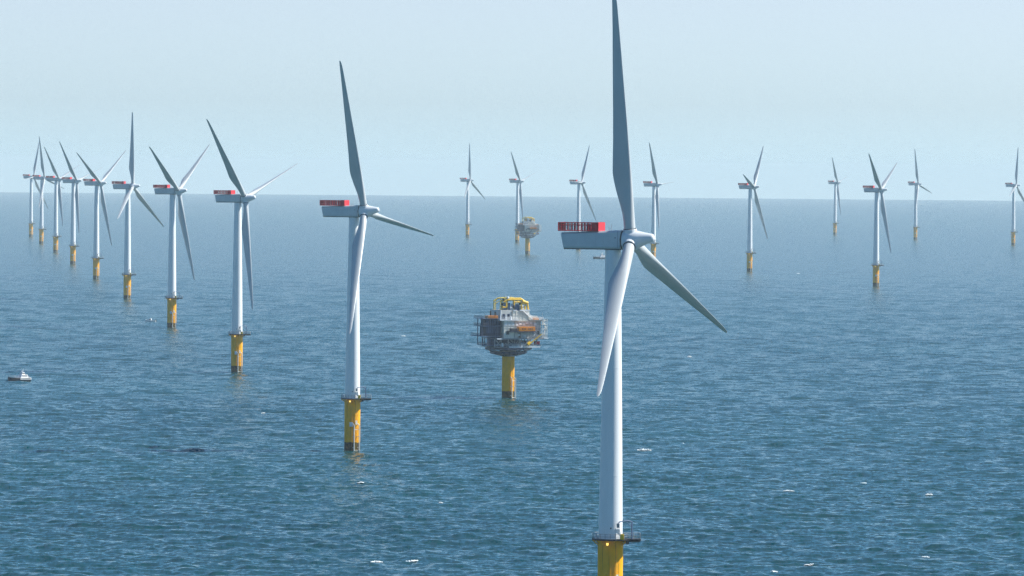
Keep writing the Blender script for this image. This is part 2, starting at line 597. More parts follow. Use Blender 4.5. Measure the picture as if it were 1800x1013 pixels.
def make_turbine():
    t = empty('wind_turbine')
    # yellow transition piece
    f = MB().lathe([(2.68, -6), (2.68, 12.2), (2.70, 12.2), (2.70, 17.5), (2.95, 17.5), (2.95, 17.72)], 56).build('foundation', MT['pile'], t, smooth=True)
    make_boat_landing(f, rad(25), 2.68)
    m = MB()
    for s, w_ in ((-0.02, 0.09), (0.45, 0.05)):
        an = s
        m.tube((2.80 * math.sin(an), -2.80 * math.cos(an), -2), (2.80 * math.sin(an), -2.80 * math.cos(an), 17.4), w_, n=6)
    m.build('cable_tube', MT['pile'], f)
    for an, zz, ww in ((-0.10, 8.4, 0.55), (0.52, 9.0, 0.4)):
        m = MB().box(-ww, ww, -0.06, 0.06, zz, zz + 1.5)
        m.v = [((x) * math.cos(an) + (2.95 - y) * math.sin(an) * 1.0, -(2.95 - y) * math.cos(an) + x * math.sin(an), z) for x, y, z in m.v]
        m.build('number_plate', MT['plate'], f, bevel=0.03)
    # external working platform
    poly = [(4.05 * math.cos(q), 4.05 * math.sin(q)) for q in np.linspace(rad(28), rad(332), 20)]
    poly += [(6.45, -1.9), (6.45, 1.9)]
    p = MB().prism(poly, DECK_Z - 0.26, DECK_Z).build('platform', MT['gallery'], t)
    pts = [(x * 0.98, y * 0.98, DECK_Z) for x, y in poly] + [(poly[0][0] * 0.98, poly[0][1] * 0.98, DECK_Z)]
    MB().rail(pts, 1.15, 1.2, 0.04, 1).build('railing', MT['galv'], p)
    for q in range(8):
        an = rad(q * 45 + 12)
        c, s = math.cos(an), math.sin(an)
        MB().tube((2.6 * c, 2.6 * s, 16.5), (3.9 * c, 3.9 * s, 17.65), 0.13, n=6).tube((2.6 * c, 2.6 * s, 17.5), (3.95 * c, 3.95 * s, 17.62), 0.12, n=6).build('bracket', MT['pile'], p)
    m = MB()
    for y in (-1.3, 1.3):
        m.box(2.2, 6.3, y - 0.12, y + 0.12, 17.35, 17.72)
    m.box(3.2, 3.9, -2.9, -2.2, 17.0, 17.71)
    m.build_pieces('deck_beam', MT['gallery'], p)
    # davit crane
    cr = MB().tube((4.5, -1.2, DECK_Z), (4.5, -1.2, DECK_Z + 3.75), 0.16, n=10).build('crane', MT['bluegrey'], p, smooth=True)
    MB().tube((4.5, -1.2, DECK_Z + 3.7), (3.6, -1.9, DECK_Z + 4.0), 0.13).tube((3.6, -1.9, DECK_Z + 4.0), (1.9, -3.0, DECK_Z + 3.8), 0.12).tube((1.9, -3.0, DECK_Z + 3.8), (1.5, -3.2, DECK_Z + 3.4), 0.12).tube((4.5, -1.2, DECK_Z + 2.6), (3.4, -2.0, DECK_Z + 3.7), 0.08).build('crane_arm', MT['bluegrey'], p)
    MB().box(1.2, 1.85, -3.5, -2.9, DECK_Z + 2.5, DECK_Z + 3.45).build('winch', MT['deckgrey'], p, bevel=0.08)
    MB().box(2.0, 2.8, -3.5, -2.8, DECK_Z, DECK_Z + 0.95).box(2.05, 2.75, -3.45, -2.85, DECK_Z + 0.95, DECK_Z + 1.2).build_pieces('equipment_box', MT['yellow'], p, bevel=0.05)
    MB().box(-3.4, -2.85, -1.4, -0.8, DECK_Z, DECK_Z + 1.3).build('cabinet', MT['plate'], p, bevel=0.04)
    MB().tube((-0.75, -4.05, 17.25), (-0.75, -4.05, 16.75), 0.27, 0.22, n=12).build('lantern', MT['lamp'], p, smooth=True)
    # tower
    prof = []
    zt = 79.55
    for z0_, z1_ in ((17.72, 31.5), (31.5, 54.5), (54.5, zt)):
        def rr(z): return 2.56 + (1.66 - 2.56) * ((z - 17.72) / (zt - 17.72)) ** 1.15
        prof += [(rr(z0_), z0_)] + [(rr(z0_ + (z1_ - z0_) * q), z0_ + (z1_ - z0_) * q) for q in (0.25, 0.5, 0.75)] + [(rr(z1_), z1_ - 0.10), (rr(z1_) + 0.025, z1_ - 0.09), (rr(z1_) + 0.025, z1_ - 0.01)]
    tw = MB().lathe(prof, 64).build('tower', MT['tower'], t, smooth=True)
    an = 0.62
    m = MB().box(-0.5, 0.5, -0.05, 0.05, DECK_Z + 0.1, DECK_Z + 2.4)
    m.v = [(x * math.cos(an) + (2.58 - y) * math.sin(an), -(2.58 - y) * math.cos(an) + x * math.sin(an), z) for x, y, z in m.v]
    m.build('door', MT['white'], tw)
    MB().tube((0.0, -2.66, DECK_Z + 2.2), (0.0, -2.66, DECK_Z + 2.5), 0.14).build('tower_lamp', MT['seam'], tw)
    # nacelle: local x points at the hub
    z0 = -HUB_Z
    xs_ = [(-11.15, -10.55, 83.10), (-6.0, -6.0, 83.35), (0.0, 0.0, 83.62), (2.15, 2.15, 83.72)]
    rings = []
    for xt, xb, zt_ in xs_:
        zb = 79.72
        hw = 2.02
        c_ = 0.42
        rings.append([(xb, -hw + c_ * .6, zb + z0), (xb + (xt - xb) * .1, -hw, zb + c_ + z0), (xt, -hw, zt_ - c_ + z0), (xt, -hw + c_, zt_ + z0),
                      (xt, hw - c_, zt_ + z0), (xt, hw, zt_ - c_ + z0), (xb + (xt - xb) * .1, hw, zb + c_ + z0), (xb, hw - c_ * .6, zb + z0)])
    na = MB().hull(rings).build('nacelle', MT['nacelle'], t, bevel=0.10)
    m = MB()
    m.box(-10.5, 2.0, -1.80, 1.80, 79.55 + z0, 79.73 + z0)
    m.build('underside_tray', MT['seam'], na)
    MB().box(1.62, 1.70, -2.045, -2.0, 79.95 + z0, 83.5 + z0).tube((1.1, -2.06, 82.1 + z0), (1.1, -2.0, 82.1 + z0), 0.16, n=12).build('panel_seam', MT['deckgrey'], na)
    Mx = Matrix.Rotation(rad(90), 4, 'Y')
    MB().lathe([(2.02, 2.1), (2.02, 2.42)], 40, M=Matrix.Translation((0, 0, 0)) @ Mx).build('shaft_seal', MT['seam'], na, smooth=True)
    MB().tube((-0.6, 0.6, 83.6 + z0), (-0.6, 0.6, 84.9 + z0), 0.05, n=5).tube((-0.6, -0.9, 83.6 + z0), (-0.6, -0.9, 84.3 + z0), 0.05, n=5).build_pieces('wind_vane', MT['deckgrey'], na)
    # red hoist basket at the rear
    X0, X1, Y0, Y1, B0, B1 = -11.65, -2.65, -2.2, 2.2, 83.42 + z0, 85.28 + z0
    hp = MB().box(X0, X1, Y0, Y1, B0, B0 + 0.16).build('hoist_platform', MT['red'], na)
    m = MB()
    for y in (Y0, Y1):
        for z in (B1 - 0.05, (B0 + B1) / 2 + 0.35):
            m.box(X0, X1, y - 0.05, y + 0.05, z - 0.07, z + 0.07)
        x = X0
        while x < X1 + 0.01:
            m.box(x - 0.055, x + 0.055, y - 0.052, y + 0.052, B0 + 0.16, B1)
            x += 0.75
    for x in (X0, X1):
        for z in (B1 - 0.05, (B0 + B1) / 2 + 0.35):
            m.box(x - 0.052, x + 0.052, Y0 + 0.05, Y1 - 0.05, z - 0.068, z + 0.068)
    m.build('guard_rail', MT['red'], na)
    m = MB()
    for y in (Y0, Y1):
        x = X0 + 0.12
        i = 0
        while x < X1 - 1.3:
            if i % 7 not in (5,):
                m.box(x, x + 0.20, y - 0.02, y + 0.02, B0 + 0.18, B1 - 0.14)
            x += 0.375
            i += 1
    y = Y0 + 0.2
    while y < Y1:
        m.box(X0 - 0.02, X0 + 0.02, y, y + 0.2, B0 + 0.18, B1 - 0.14)
        y += 0.32
    m.build('mesh_panel', MT['redmesh'], na)
    MB().box(X1 - 1.2, X1 + 0.02, Y0 - 0.07, Y0 + 0.0, B0 + 0.05, B1 + 0.08).box(X1 - 1.2, X1 + 0.02, Y1, Y1 + 0.07, B0 + 0.05, B1 + 0.08).box(X1 - 0.03, X1 + 0.05, Y0, Y1, B0 + 0.1, B1 + 0.06).build('end_panel', MT['red'], na)
    MB().box(-5.6, -4.3, -1.2, 0.4, B0 + 0.16, B1 - 0.3).build('cooler', MT['deckgrey'], na, bevel=0.05)
    # hub: local x = rotor axis, local z = first blade
    prof = [(1.95, -1.62), (2.12, -1.2), (2.22, -0.4), (2.16, 0.5), (1.98, 1.25), (1.66, 2.2), (1.28, 3.4), (0.98, 4.4), (0.86, 4.85), (0.68, 5.15), (0.35, 5.30), (0.02, 5.34)]
    hb = MB().lathe(prof, 48, M=Mx).build('hub', MT['white'], t, smooth=True)
    for q in range(3):
        an = q * 2 * math.pi / 3
        # blade frames are placed with theta growing from v towards u; in hub axes that is -y
        d = Vector((math.sin(CONE), -math.cos(CONE) * math.sin(an) * -1 * -1, math.cos(CONE) * math.cos(an)))
        d = Vector((math.sin(CONE), math.sin(an) * SGN, math.cos(an))).normalized()
        MB().tube(d * 0.8, d * 2.35, 1.62, 1.48, n=36).build('blade_collar', MT['white'], hb, smooth=True, bevel=0.06)
        MB().tube(d * 2.33, d * 2.50, 1.36, 1.36, n=36).build('root_seal', MT['seam'], hb, smooth=True)
    for q in range(3):
        blade_mesh().build('blade', MT['blade'], t, smooth=True)
    return t
SGN = 1.0

TB = [
 # X, Y, yaw, phase, label
 (21.46, 1133.0, 19.48, -6.5, "largest and nearest turbine, its upright blade reaching highest, tall tower nearest the viewer"),
 (-54.0, 1811.0, 20.04, -20.05, "second largest wind turbine, one blade pointing almost level over the horizon, red basket on nacelle"),
 (-128.86, 2496.0, 23.69, -47.47, "third largest wind turbine, two blades raised in a V, one hanging down beside its tower"),
 (-203.0, 3176.0, 19.14, -61.15, "fourth largest wind turbine, two blades in a V, its base beside the small white motorboat"),
 (-278.4, 3850.0, 16.5, 4.0, "wind turbine in the long row with one blade straight up and two spread below"),
 (-354.5, 4534.0, 22.5, -61.42, "fifth turbine from the long row's far end, two blades raised in a wide V"),
 (-431.5, 5226.0, 21.91, -44.5, "fourth turbine from the long row's far end, dark blade leaning up and left"),
 (-509.0, 5931.0, 20.08, -47.82, "third turbine from the long row's far end, dark blade leaning left, pale one behind"),
 (-586.8, 6629.0, 17.3, -14.8, "second turbine from the long row's far end, its blade crossing the last turbine's blade"),
 (-661.0, 7305.0, 16.55, 25.37, "last and smallest turbine of the long row, one white blade pointing level to the left"),
 (-65.2, 7709.0, 18.22, 1.2, "small hazy turbine, one blade straight up, first turbine left of the far hazy substation"),
 (6.4, 7131.0, 19.95, -42.5, "small hazy turbine rising right behind the far substation, its yellow base beside it"),
 (80.5, 6499.0, 22.06, 31.71, "small hazy turbine rising behind the red basket of the largest turbine"),
 (152.7, 5762.0, 17.5, -32.69, "small hazy turbine just behind the largest turbine's hub, its base half hidden by a blade"),
 (229.35, 5142.0, 17.17, 42.73, "lone mid-size turbine with one short dark blade up left and one long blade down right"),
 (510.5, 8427.0, 17.63, -41.0, "faintest, smallest turbine, hazy pale red basket, standing between two bigger turbines on the right"),
 (308.3, 4509.0, 18.5, -55.5, "largest of the distant turbines on the right, red basket, dark blade up left"),
 (595.3, 7863.0, 21.41, -14.5, "hazy turbine, one blade straight up, right of the largest distant turbine on the right"),
 (686.0, 7290.0, 22.14, 13.5, "rightmost turbine, hazy, one blade up and one white blade down left"),
]
proto = make_turbine()
for i, (x, y, yw, phs, lab) in enumerate(TB):
    t = proto if i == 0 else copy_tree(proto)
    t.location = (x, y, drop(x, y))
    rotor_parts(t, rad(yw), rad(phs))
    tag(t, lab, 'wind turbine', 'wind turbines of the offshore wind farm')

# ------------------------------------------------------------------ substation
def make_substation():
    s = empty('substation_platform')
    f = MB().lathe([(2.62, -6), (2.62, 17.6)], 48).build('foundation', MT['pile'], s, smooth=True)
    make_boat_landing(f, rad(16), 2.62, 9.0)
    MB().tube((0.1, -2.75, -2), (0.1, -2.75, 17.4), 0.09, n=6).tube((1.2, -2.5, 6), (1.2, -2.5, 17.4), 0.07, n=6).build('cable_tube', MT['pile'], f)
    # support cone and stepped underframe
    oc = lambda r, sy=1.0, a0=22.5: [(r * math.cos(rad(a0 + 45 * i)), sy * r * math.sin(rad(a0 + 45 * i))) for i in range(8)]
    uf = MB().lathe([(2.62, 17.6), (3.4, 18.3), (3.4, 21.2)], 40).build('support_cone', MT['galv'], s, smooth=True)
    u = MB()
    for (z0, z1, r, sy) in ((18.15, 18.5, 5.2, 1), (18.9, 19.6, 8.0, .8), (20.5, 21.4, 10.1, .85)):
        u.prism(oc(r, sy), z0, z1)
    for i in range(16):
        an = rad(i * 22.5 + 8)
        c, q = math.cos(an), math.sin(an) * .85
        u.tube((3.2 * c, 3.2 * q, 17.9), (7.6 * c, 7.6 * q, 19.0), 0.22, n=6)
        u.tube((6.6 * c, 6.6 * q, 19.5), (9.7 * c, 9.7 * q, 20.6), 0.16, n=6)
        u.tube((3.4 * c, 3.4 * q, 18.6), (3.4 * c, 3.4 * q, 20.6), 0.3, n=6)
        u.tube((8.0 * c, 8.0 * q, 19.5), (7.0 * c, 7.0 * q, 20.6), 0.12, n=6)
    u.build('underframe', mat('dark_blue_steel', (0.045, 0.065, 0.13), 0.5, 0.25, 0.8), s)
    # cable deck
    d = MB().box(-9.5, 11.2, -7.6, 8.2, 21.55, 21.8).build('cable_deck', MT['deckgrey'], s)
    MB().box(-3.0, 11.2, -7.95, -7.65, 21.5, 22.05).build('deck_edge', MT['plate'], d)
    MB().rail([(-9.4, -7.5, 21.8), (11.1, -7.5, 21.8), (11.1, 8.0, 21.8)], 1.1, 1.4, 0.05, 1).build('railing', MT['plate'], d)
    m = MB()
    for i in range(7):
        a = rad(200 + i * 23.3)
        m.tube((-0.3, -7.2, 22.3), (-0.3 + 4.6 * math.cos(a), -7.2, 22.3 - 2.9 * math.sin(a)), 0.13, n=5)
    for x0, x1 in ((-9, -6), (-6, -9), (4.2, 7.2), (7.2, 4.2), (8.5, 10.5)):
        m.tube((x0, -6.9, 21.8), (x1, -6.9, 25.0), 0.18, n=6)
    for x in (-9, -6, -2.8, 2.2, 6, 10):
        for y in (-6.4, 0, 6.5):
            m.tube((x, y, 21.8), (x, y, 25.0), 0.22, n=8)
    m.build_pieces('brace', MT['galv'], s)
    m = MB()
    m.box(-5.5, 3.5, -3.5, 5.5, 21.8, 24.7).box(4.5, 8.5, -2, 5, 21.8, 24.2)
    m.build_pieces('cable_room', MT['darksteel'], s, bevel=0.05)
    MB().box(-6.0, -5.2, -7.0, -6.2, 21.8, 23.4).box(1.0, 2.1, -7.1, -6.3, 21.8, 23.0).box(2.8, 4.4, -7.0, -6.4, 21.8, 23.6).build_pieces('pump_unit', MT['plate'], s, bevel=0.1)
    MB().box(9.3, 11.6, -6.6, -5.2, 22.6, 24.1).build('life_raft_locker', MT['red'], s, bevel=0.1)
    MB().box(9.2, 12.2, -7.0, 0, 22.3, 22.58).build('side_shelf', MT['deckgrey'], s)
    # main deck
    d = MB().box(-8.6, 13.0, -8.2, 8.4, 25.0, 25.4).build('main_deck', MT['deckgrey'], s)
    MB().box(-8.7, -6.4, -8.5, -8.22, 24.95, 25.5).box(12.8, 14.6, -8.5, -4.6, 25.15, 25.55).build('deck_edge', MT['plate'], d)
    MB().rail([(5.0, -8.1, 25.4), (14.4, -8.1, 25.5), (14.4, -4.8, 25.5), (12.9, -4.8, 25.5), (12.9, 8.3, 25.4)], 1.1, 1.3, 0.05, 1).build('railing', MT['galv'], d)
    # main module
    wl = MB().box(-5.4, -0.6, -7.6, 7.6, 25.4, 32.8).build('control_module', MT['cream'], s, bevel=0.06)
    MB().box(-4.3, -3.0, -7.72, -7.58, 27.0, 28.5).build('window', MT['glass'], wl)
    MB().box(-4.45, -2.85, -7.68, -7.60, 26.85, 28.65).build('window_frame', MT['grey'], wl)
    m = MB()
    for x in (-5.3, -3.7, -2.2, -0.75):
        m.box(x - 0.07, x + 0.07, -7.68, -7.60, 25.4, 32.7)
    for z in (29.7, 30.6, 31.9):
        m.box(-5.35, -0.65, -7.72, -7.60, z - 0.07, z + 0.07)
    m.build('panel_rib', MT['grey'], wl)
    m = MB()
    for x in (-4.9, -3.3, -1.6):
        m.box(x, x + 0.9, -7.70, -7.61, 30.85, 31.65)
    m.build_pieces('vent_panel', MT['plate'], wl)
    ws = MB().box(-0.55, 11.8, -6.9, 7.2, 25.4, 32.5).build('switchgear_module', MT['grey'], s, bevel=0.06)
    m = MB()
    for i in range(9):
        x = -0.2 + i * 1.4
        m.box(x, x + 0.12, -7.02, -6.9, 25.5, 32.3)
    for z in (27.6, 29.4, 31.2):
        m.box(-0.5, 11.7, -7.06, -6.91, z, z + 0.12)
    m.build('panel_rib', MT['deckgrey'], ws)
    m = MB()
    for i, (x, z) in enumerate(((0.3, 30.6), (1.8, 31.0), (3.4, 30.7), (5.0, 31.4), (6.6, 31.4), (8.6, 30.8), (1.2, 26.4), (3.8, 26.0), (8.2, 26.6))):
        m.box(x, x + 1.1, -7.12, -6.92, z, z + 0.85)
    m.build_pieces('louvre', MT['plate'], ws)
    MB().box(10.1, 11.1, -7.05, -6.88, 27.0, 28.4).box(1.6, 2.6, -7.05, -6.88, 25.5, 27.5).build_pieces('window', MT['glass'], ws)
    MB().box(-0.6, 11.9, -7.3, 7.3, 32.5, 32.75).build('module_roof', MT['grey'], ws)
    # balcony with the orange container
    b = MB().box(-3.4, 8.2, -10.2, -6.95, 28.15, 28.4).build('balcony', MT['darksteel'], s)
    MB().rail([(-3.3, -10.1, 28.4), (0.2, -10.1, 28.4)], 1.1, 1.0, 0.05, 2).build('railing', MT['darksteel'], b)
    MB().box(-2.9, -0.1, -9.4, -7.8, 28.4, 29.7).build('hose_reel', MT['black'], b, bevel=0.15)
    oc_ = MB().box(0.5, 7.9, -10.0, -7.5, 28.45, 30.3).build('orange_container', MT['orange'], s, bevel=0.08)
    m = MB()
    for x in np.linspace(0.8, 7.6, 12):
        m.box(x - 0.06, x + 0.06, -10.07, -9.98, 28.5, 30.25)
    m.build('corrugation', MT['orange'], oc_)
    m = MB()
    for x, w_ in ((1.9, .5), (2.7, .3), (3.3, .4), (4.8, .5), (5.6, .3), (6.3, .35)):
        m.box(x, x + w_, -10.10, -10.04, 29.1, 29.7)
    m.build('marking', mat('brown_marking', (0.30, 0.07, 0.01), 0.6), oc_)
    # left galleries
    for (x0, z) in ((-14.0, 33.5), (-14.1, 30.4), (-15.4, 26.2), (-12.2, 22.3)):
        g = MB().box(x0, -5.6, -6.6, 4.5, z, z + 0.22).build('gallery', MT['bluegrey'], s)
        MB().rail([(-5.7, -6.5, z + .2), (x0 + .1, -6.5, z + .2), (x0 + .1, 4.4, z + .2)], 1.15, 0.9, 0.06, 2).build('railing', MT['darksteel'], g)
    m = MB()
    for x in (-12.4, -11.6, -10.8, -10.0, -9.2, -8.4, -7.6):
        m.tube((x, -6.1, 22.4), (x, -6.1, 33.4), 0.13, n=6)
    for x in (-12.4, -9.2, -6.4):
        for y in (-1, 4):
            m.tube((x, y, 22.4), (x, y, 33.4), 0.2, n=6)
    m.build_pieces('gallery_column', MT['bluegrey'], s)
    MB().box(-11.6, -5.6, -4.8, 3.6, 26.45, 30.3).box(-11.2, -5.6, -4.6, 3.6, 30.7, 33.3).box(-8.4, -5.6, -5.6, 3, 22.6, 26.0).build_pieces('radiator_bank', MT['darksteel'], s, bevel=0.05)
    m = MB()
    for x in np.linspace(-11.5, -6.2, 9):
        m.box(x, x + 0.22, -5.2, -4.85, 26.8, 30.0)
    m.build('radiator_fin', MT['bluegrey'], s)
    go = MB().box(-11.9, -7.2, -6.0, -2.6, 33.75, 34.95).build('generator', MT['orange'], s, bevel=0.1)
    MB().tube((-10.2, -4.5, 34.9), (-10.2, -4.5, 37.0), 0.28, n=10).tube((-8.0, -4.5, 34.9), (-8.0, -4.5, 36.5), 0.34, n=10).build_pieces('exhaust_pipe', MT['black'], go, smooth=True)
    # roof slab and upper modules
    r = MB().box(-7.3, 1.2, -8.1, 7.9, 32.85, 33.25).build('roof_slab', MT['plate'], s)
    MB().rail([(-7.2, -8.0, 33.25), (1.0, -8.0, 33.25)], 1.1, 1.2, 0.05, 1).build('railing', MT['plate'], r)
    MB().box(-5.7, -0.8, -5.2, 6.0, 33.25, 37.2).build('plant_room', MT['grey'], s, bevel=0.06)
    MB().box(-5.0, -3.9, -5.32, -5.18, 33.4, 35.6).box(-2.8, -1.8, -5.32, -5.18, 34.4, 35.6).build_pieces('plant_door', MT['darksteel'], s)
    MB().tube((-2.0, -6.9, 33.25), (-2.0, -6.9, 34.5), 0.55, n=14).tube((-4.2, -7.0, 33.25), (-4.2, -7.0, 35.2), 0.25, n=10).tube((-7.0, -7.4, 33.25), (-6.7, -7.4, 37.3), 0.28, 0.2, n=10).build_pieces('vent_stack', MT['plate'], s, smooth=True)
    uc = MB().box(-0.6, 7.0, -5.8, 6.4, 32.75, 36.9).build('upper_module', MT['cream'], s, bevel=0.06)
    m = MB()
    for x in (0.8, 2.4, 4.0, 5.6):
        m.box(x, x + .12, -5.9, -5.8, 32.9, 36.7)
    m.box(-0.55, 6.9, -5.95, -5.8, 35.0, 35.15)
    m.build('panel_rib', MT['grey'], uc)
    MB().box(-0.3, 1.2, -6.1, -5.2, 36.9, 37.3).box(2.6, 7.2, -6.1, -5.3, 36.9, 37.4).build_pieces('parapet', MT['plate'], uc)
    # stairs going down to the right-hand roof deck
    m = MB()
    def stair(m, a, b, wdt=0.9, k=9):
        a, b = Vector(a), Vector(b)
        for sd in (0, wdt):
            o = Vector((0, sd, 0))
            m.tube(a + o, b + o, 0.10, n=4)
            m.tube(a + o + Vector((0, 0, 1.0)), b + o + Vector((0, 0, 1.0)), 0.05, n=4)
        for i in range(k + 1):
            p = a.lerp(b, i / k)
            m.box(p.x - 0.16, p.x + 0.16, p.y, p.y + wdt, p.z - 0.03, p.z + 0.03)
    stair(m, (3.8, -6.9, 37.0), (8.2, -6.9, 33.2))
    stair(m, (12.4, -7.6, 32.8), (14.0, -7.6, 29.3))
    stair(m, (14.0, -7.6, 29.3), (12.2, -7.6, 25.6))
    m.build('stair', MT['plate'], s)
    rd = MB().box(6.6, 12.6, -8.0, 6.5, 32.85, 33.1).build('roof_deck', MT['galv'], s)
    MB().rail([(6.7, -7.9, 33.1), (12.5, -7.9, 33.1), (12.5, 6.3, 33.1)], 1.15, 1.0, 0.06, 2).build('railing', MT['plate'], rd)
    MB().box(8.3, 10.7, -7.2, -5.4, 33.1, 34.0).build('orange_locker', MT['orange'], s, bevel=0.06)
    MB().box(9.0, 12.0, -3.0, 3.0, 33.1, 34.6).build('air_cooler', MT['grey'], s, bevel=0.06)
    # right-hand stair tower
    m = MB()
    for x in (12.0, 14.2):
        for y in (-8.0, -5.6):
            m.tube((x, y, 25.4), (x, y, 33.6), 0.11, n=5)
    for z in (27.2, 29.3, 31.2, 32.8):
        m.box(11.8, 14.4, -8.1, -5.4, z - 0.08, z + 0.02)
    m.tube((12, -8, 25.4), (14.2, -8, 29.3), 0.08, n=4)
    m.tube((14.2, -8, 29.3), (12, -8, 32.8), 0.08, n=4)
    m.build('stair_tower', MT['cream'], s)
    # deck crane folded to the right and its grey partner
    cr = MB().tube((3.0, -9.0, 22.0), (9.9, -9.4, 29.6), 0.26, 0.18, n=8).tube((3.8, -8.6, 22.0), (9.6, -9.0, 27.9), 0.12, n=6).build('crane_boom', MT['galv'], s, smooth=True)
    MB().tube((5.4, -8.9, 22.7), (11.2, -9.2, 27.2), 0.30, 0.2, n=8).tube((5.0, -8.9, 22.9), (6.2, -8.9, 23.8), 0.75, 0.6, n=12).build('yellow_crane', MT['yellow'], s, smooth=True)
    # roof gantry, pipework and transformers
    m = MB()
    P = lambda x, y, z: (x, y, z)
    for y in (-4.4, 3.5):
        m.tube((-5.3, y, 37.0), (-5.3, y, 41.0), 0.26, n=6).tube((-4.6, y, 37.0), (-4.6, y, 41.3), 0.16, n=6)
        m.path([P(-5.5, y, 40.8), P(-3.5, y, 42.0), P(-0.5, y, 42.2), P(3.4, y, 42.2), P(5.0, y, 41.2), P(6.6, y, 39.8), P(7.2, y, 37.2)], 0.34, 6)
        m.path([P(-5.3, y, 39.4), P(-2.0, y, 41.2), P(3.0, y, 41.2), P(6.2, y, 38.6)], 0.14, 6)
        for x in (-2.6, 0.4, 3.2, 5.4):
            m.tube((x, y, 37.2), (x + .3, y, 41.8 if x < 4 else 40.6), 0.13, n=6)
    for x in (-5.3, -3.4, -0.5, 1.5, 3.4, 5.0, 6.6):
        zz = {-5.3: 40.9, -3.4: 42, -0.5: 42.2, 1.5: 42.2, 3.4: 42.2, 5.0: 41.2, 6.6: 39.8}[x]
        m.tube((x, -4.4, zz), (x, 3.5, zz), 0.15, n=6)
    m.build('gantry', mat('pale_yellow_paint', (0.75, 0.58, 0.08), 0.55, 0.2, 1.5), s)
    MB().tube((4.0, -5.0, 40.9), (6.6, -5.0, 40.0), 0.75, 0.7, n=14).tube((6.3, -5.0, 40.2), (6.9, -5.0, 37.0), 0.42, 0.36, n=10).tube((-0.8, -5.0, 41.3), (3.8, -5.0, 41.6), 0.2, 0.35, n=8).build('roof_crane', MT['yellow'], s, smooth=True)
    MB().box(-3.1, -1.0, -4.0, 1.5, 37.2, 40.2).box(1.6, 3.4, -3.8, 1.5, 36.9, 39.6).build_pieces('transformer', mat('blue_transformer_paint', (0.10, 0.19, 0.38), 0.5, 0.2), s, bevel=0.15)
    MB().box(-0.6, 1.2, -3, 2, 36.9, 38.4).box(4.0, 5.6, -3.6, 2, 36.9, 39.0).build_pieces('cooler_unit', MT['plate'], s, bevel=0.12)
    m = MB()
    for a_, b_, r_ in (((-5.0, -5.0, 38.4), (-3.2, -5.0, 38.4), .3), ((-3.2, -5.0, 38.4), (-3.2, -5.0, 40.8), .3), ((0.2, -5.2, 39.2), (0.2, -5.2, 41.8), .28),
                       ((0.2, -5.2, 40.6), (3.0, -5.2, 40.6), .26), ((3.7, -5.2, 37.2), (3.7, -5.2, 40.2), .3), ((-2.6, -5.1, 41.6), (3.0, -5.1, 41.6), .42),
                       ((5.2, -5.3, 37.0), (5.2, -5.3, 38.8), .4), ((-4.4, -5.1, 40.6), (-2.8, -5.1, 41.6), .34)):
        m.tube(a_, b_, r_, n=8)
    m.build_pieces('roof_pipe', MT['yellow'], s, smooth=True)
    m = MB()
    for x, y, z in ((-4.3, -4.6, 41.5), (-5.0, -4.6, 39.6), (0.5, -4.6, 40.3), (0.2, -4.7, 38.6), (3.2, -4.7, 39.9), (-1.8, -4.4, 42.0)):
        m.lathe([(0.05, -0.55), (0.42, -0.35), (0.5, 0), (0.42, 0.35), (0.05, 0.55)], 12, M=Matrix.Translation((x, y, z)))
    m.build_pieces('insulator', MT['black'], s, smooth=True)
    MB().lathe([(0.05, -0.6), (0.5, -0.3), (0.62, 0.1), (0.45, 0.5), (0.05, 0.7)], 14, M=Matrix.Translation((-2.4, -4.8, 42.2))).build('radome', MT['plate'], s, smooth=True)
    m = MB()
    for x, y, z0, z1 in ((-3.9, 0, 42, 44.2), (-1.5, 1, 42, 43.8), (-6.9, -7, 33.2, 38.2), (12.3, -7.5, 33, 36.2), (-13.6, -6, 33.6, 36.2)):
        m.tube((x, y, z0), (x, y, z1), 0.07, n=5)
    m.build_pieces('mast', MT['galv'], s)
    return s

s1 = make_substation()
s1.location = (-1.3, 2238.0, drop(-1.3, 2238))
s1.rotation_euler = (0, 0, rad(23))
tag(s1, "large grey offshore substation platform on a single yellow leg, left of the nearest turbine", 'substation', 'substation platforms in the wind farm')
s2 = copy_tree(s1)
s2.location = (17.4, 6145.0, drop(17.4, 6145))
s2.rotation_euler = (0, 0, rad(16))
tag(s2, "small hazy far substation platform on a yellow leg, just in front of a hazy turbine", 'substation', 'substation platforms in the wind farm')

# ------------------------------------------------------------------ boats
def boat_hull(L, B, H, sheer=0.5, n=12):
    """x forward"""
    rings = []
    for k in range(n + 1):
        t = k / n
        x = -L / 2 + L * t
        wv = B / 2 * (1.0 if t < 0.55 else math.sqrt(max(0.0, 1 - ((t - 0.55) / 0.455) ** 2)))
        wv = max(wv, 0.04)
        z1 = H + sheer * max(0, t - 0.4) ** 2 * 2.5
        rings.append([(x, -wv * .72, -0.6), (x, -wv * .92, 0.35 * H), (x, -wv, z1), (x, wv, z1), (x, wv * .92, 0.35 * H), (x, wv * .72, -0.6)])
    return MB().hull(rings)

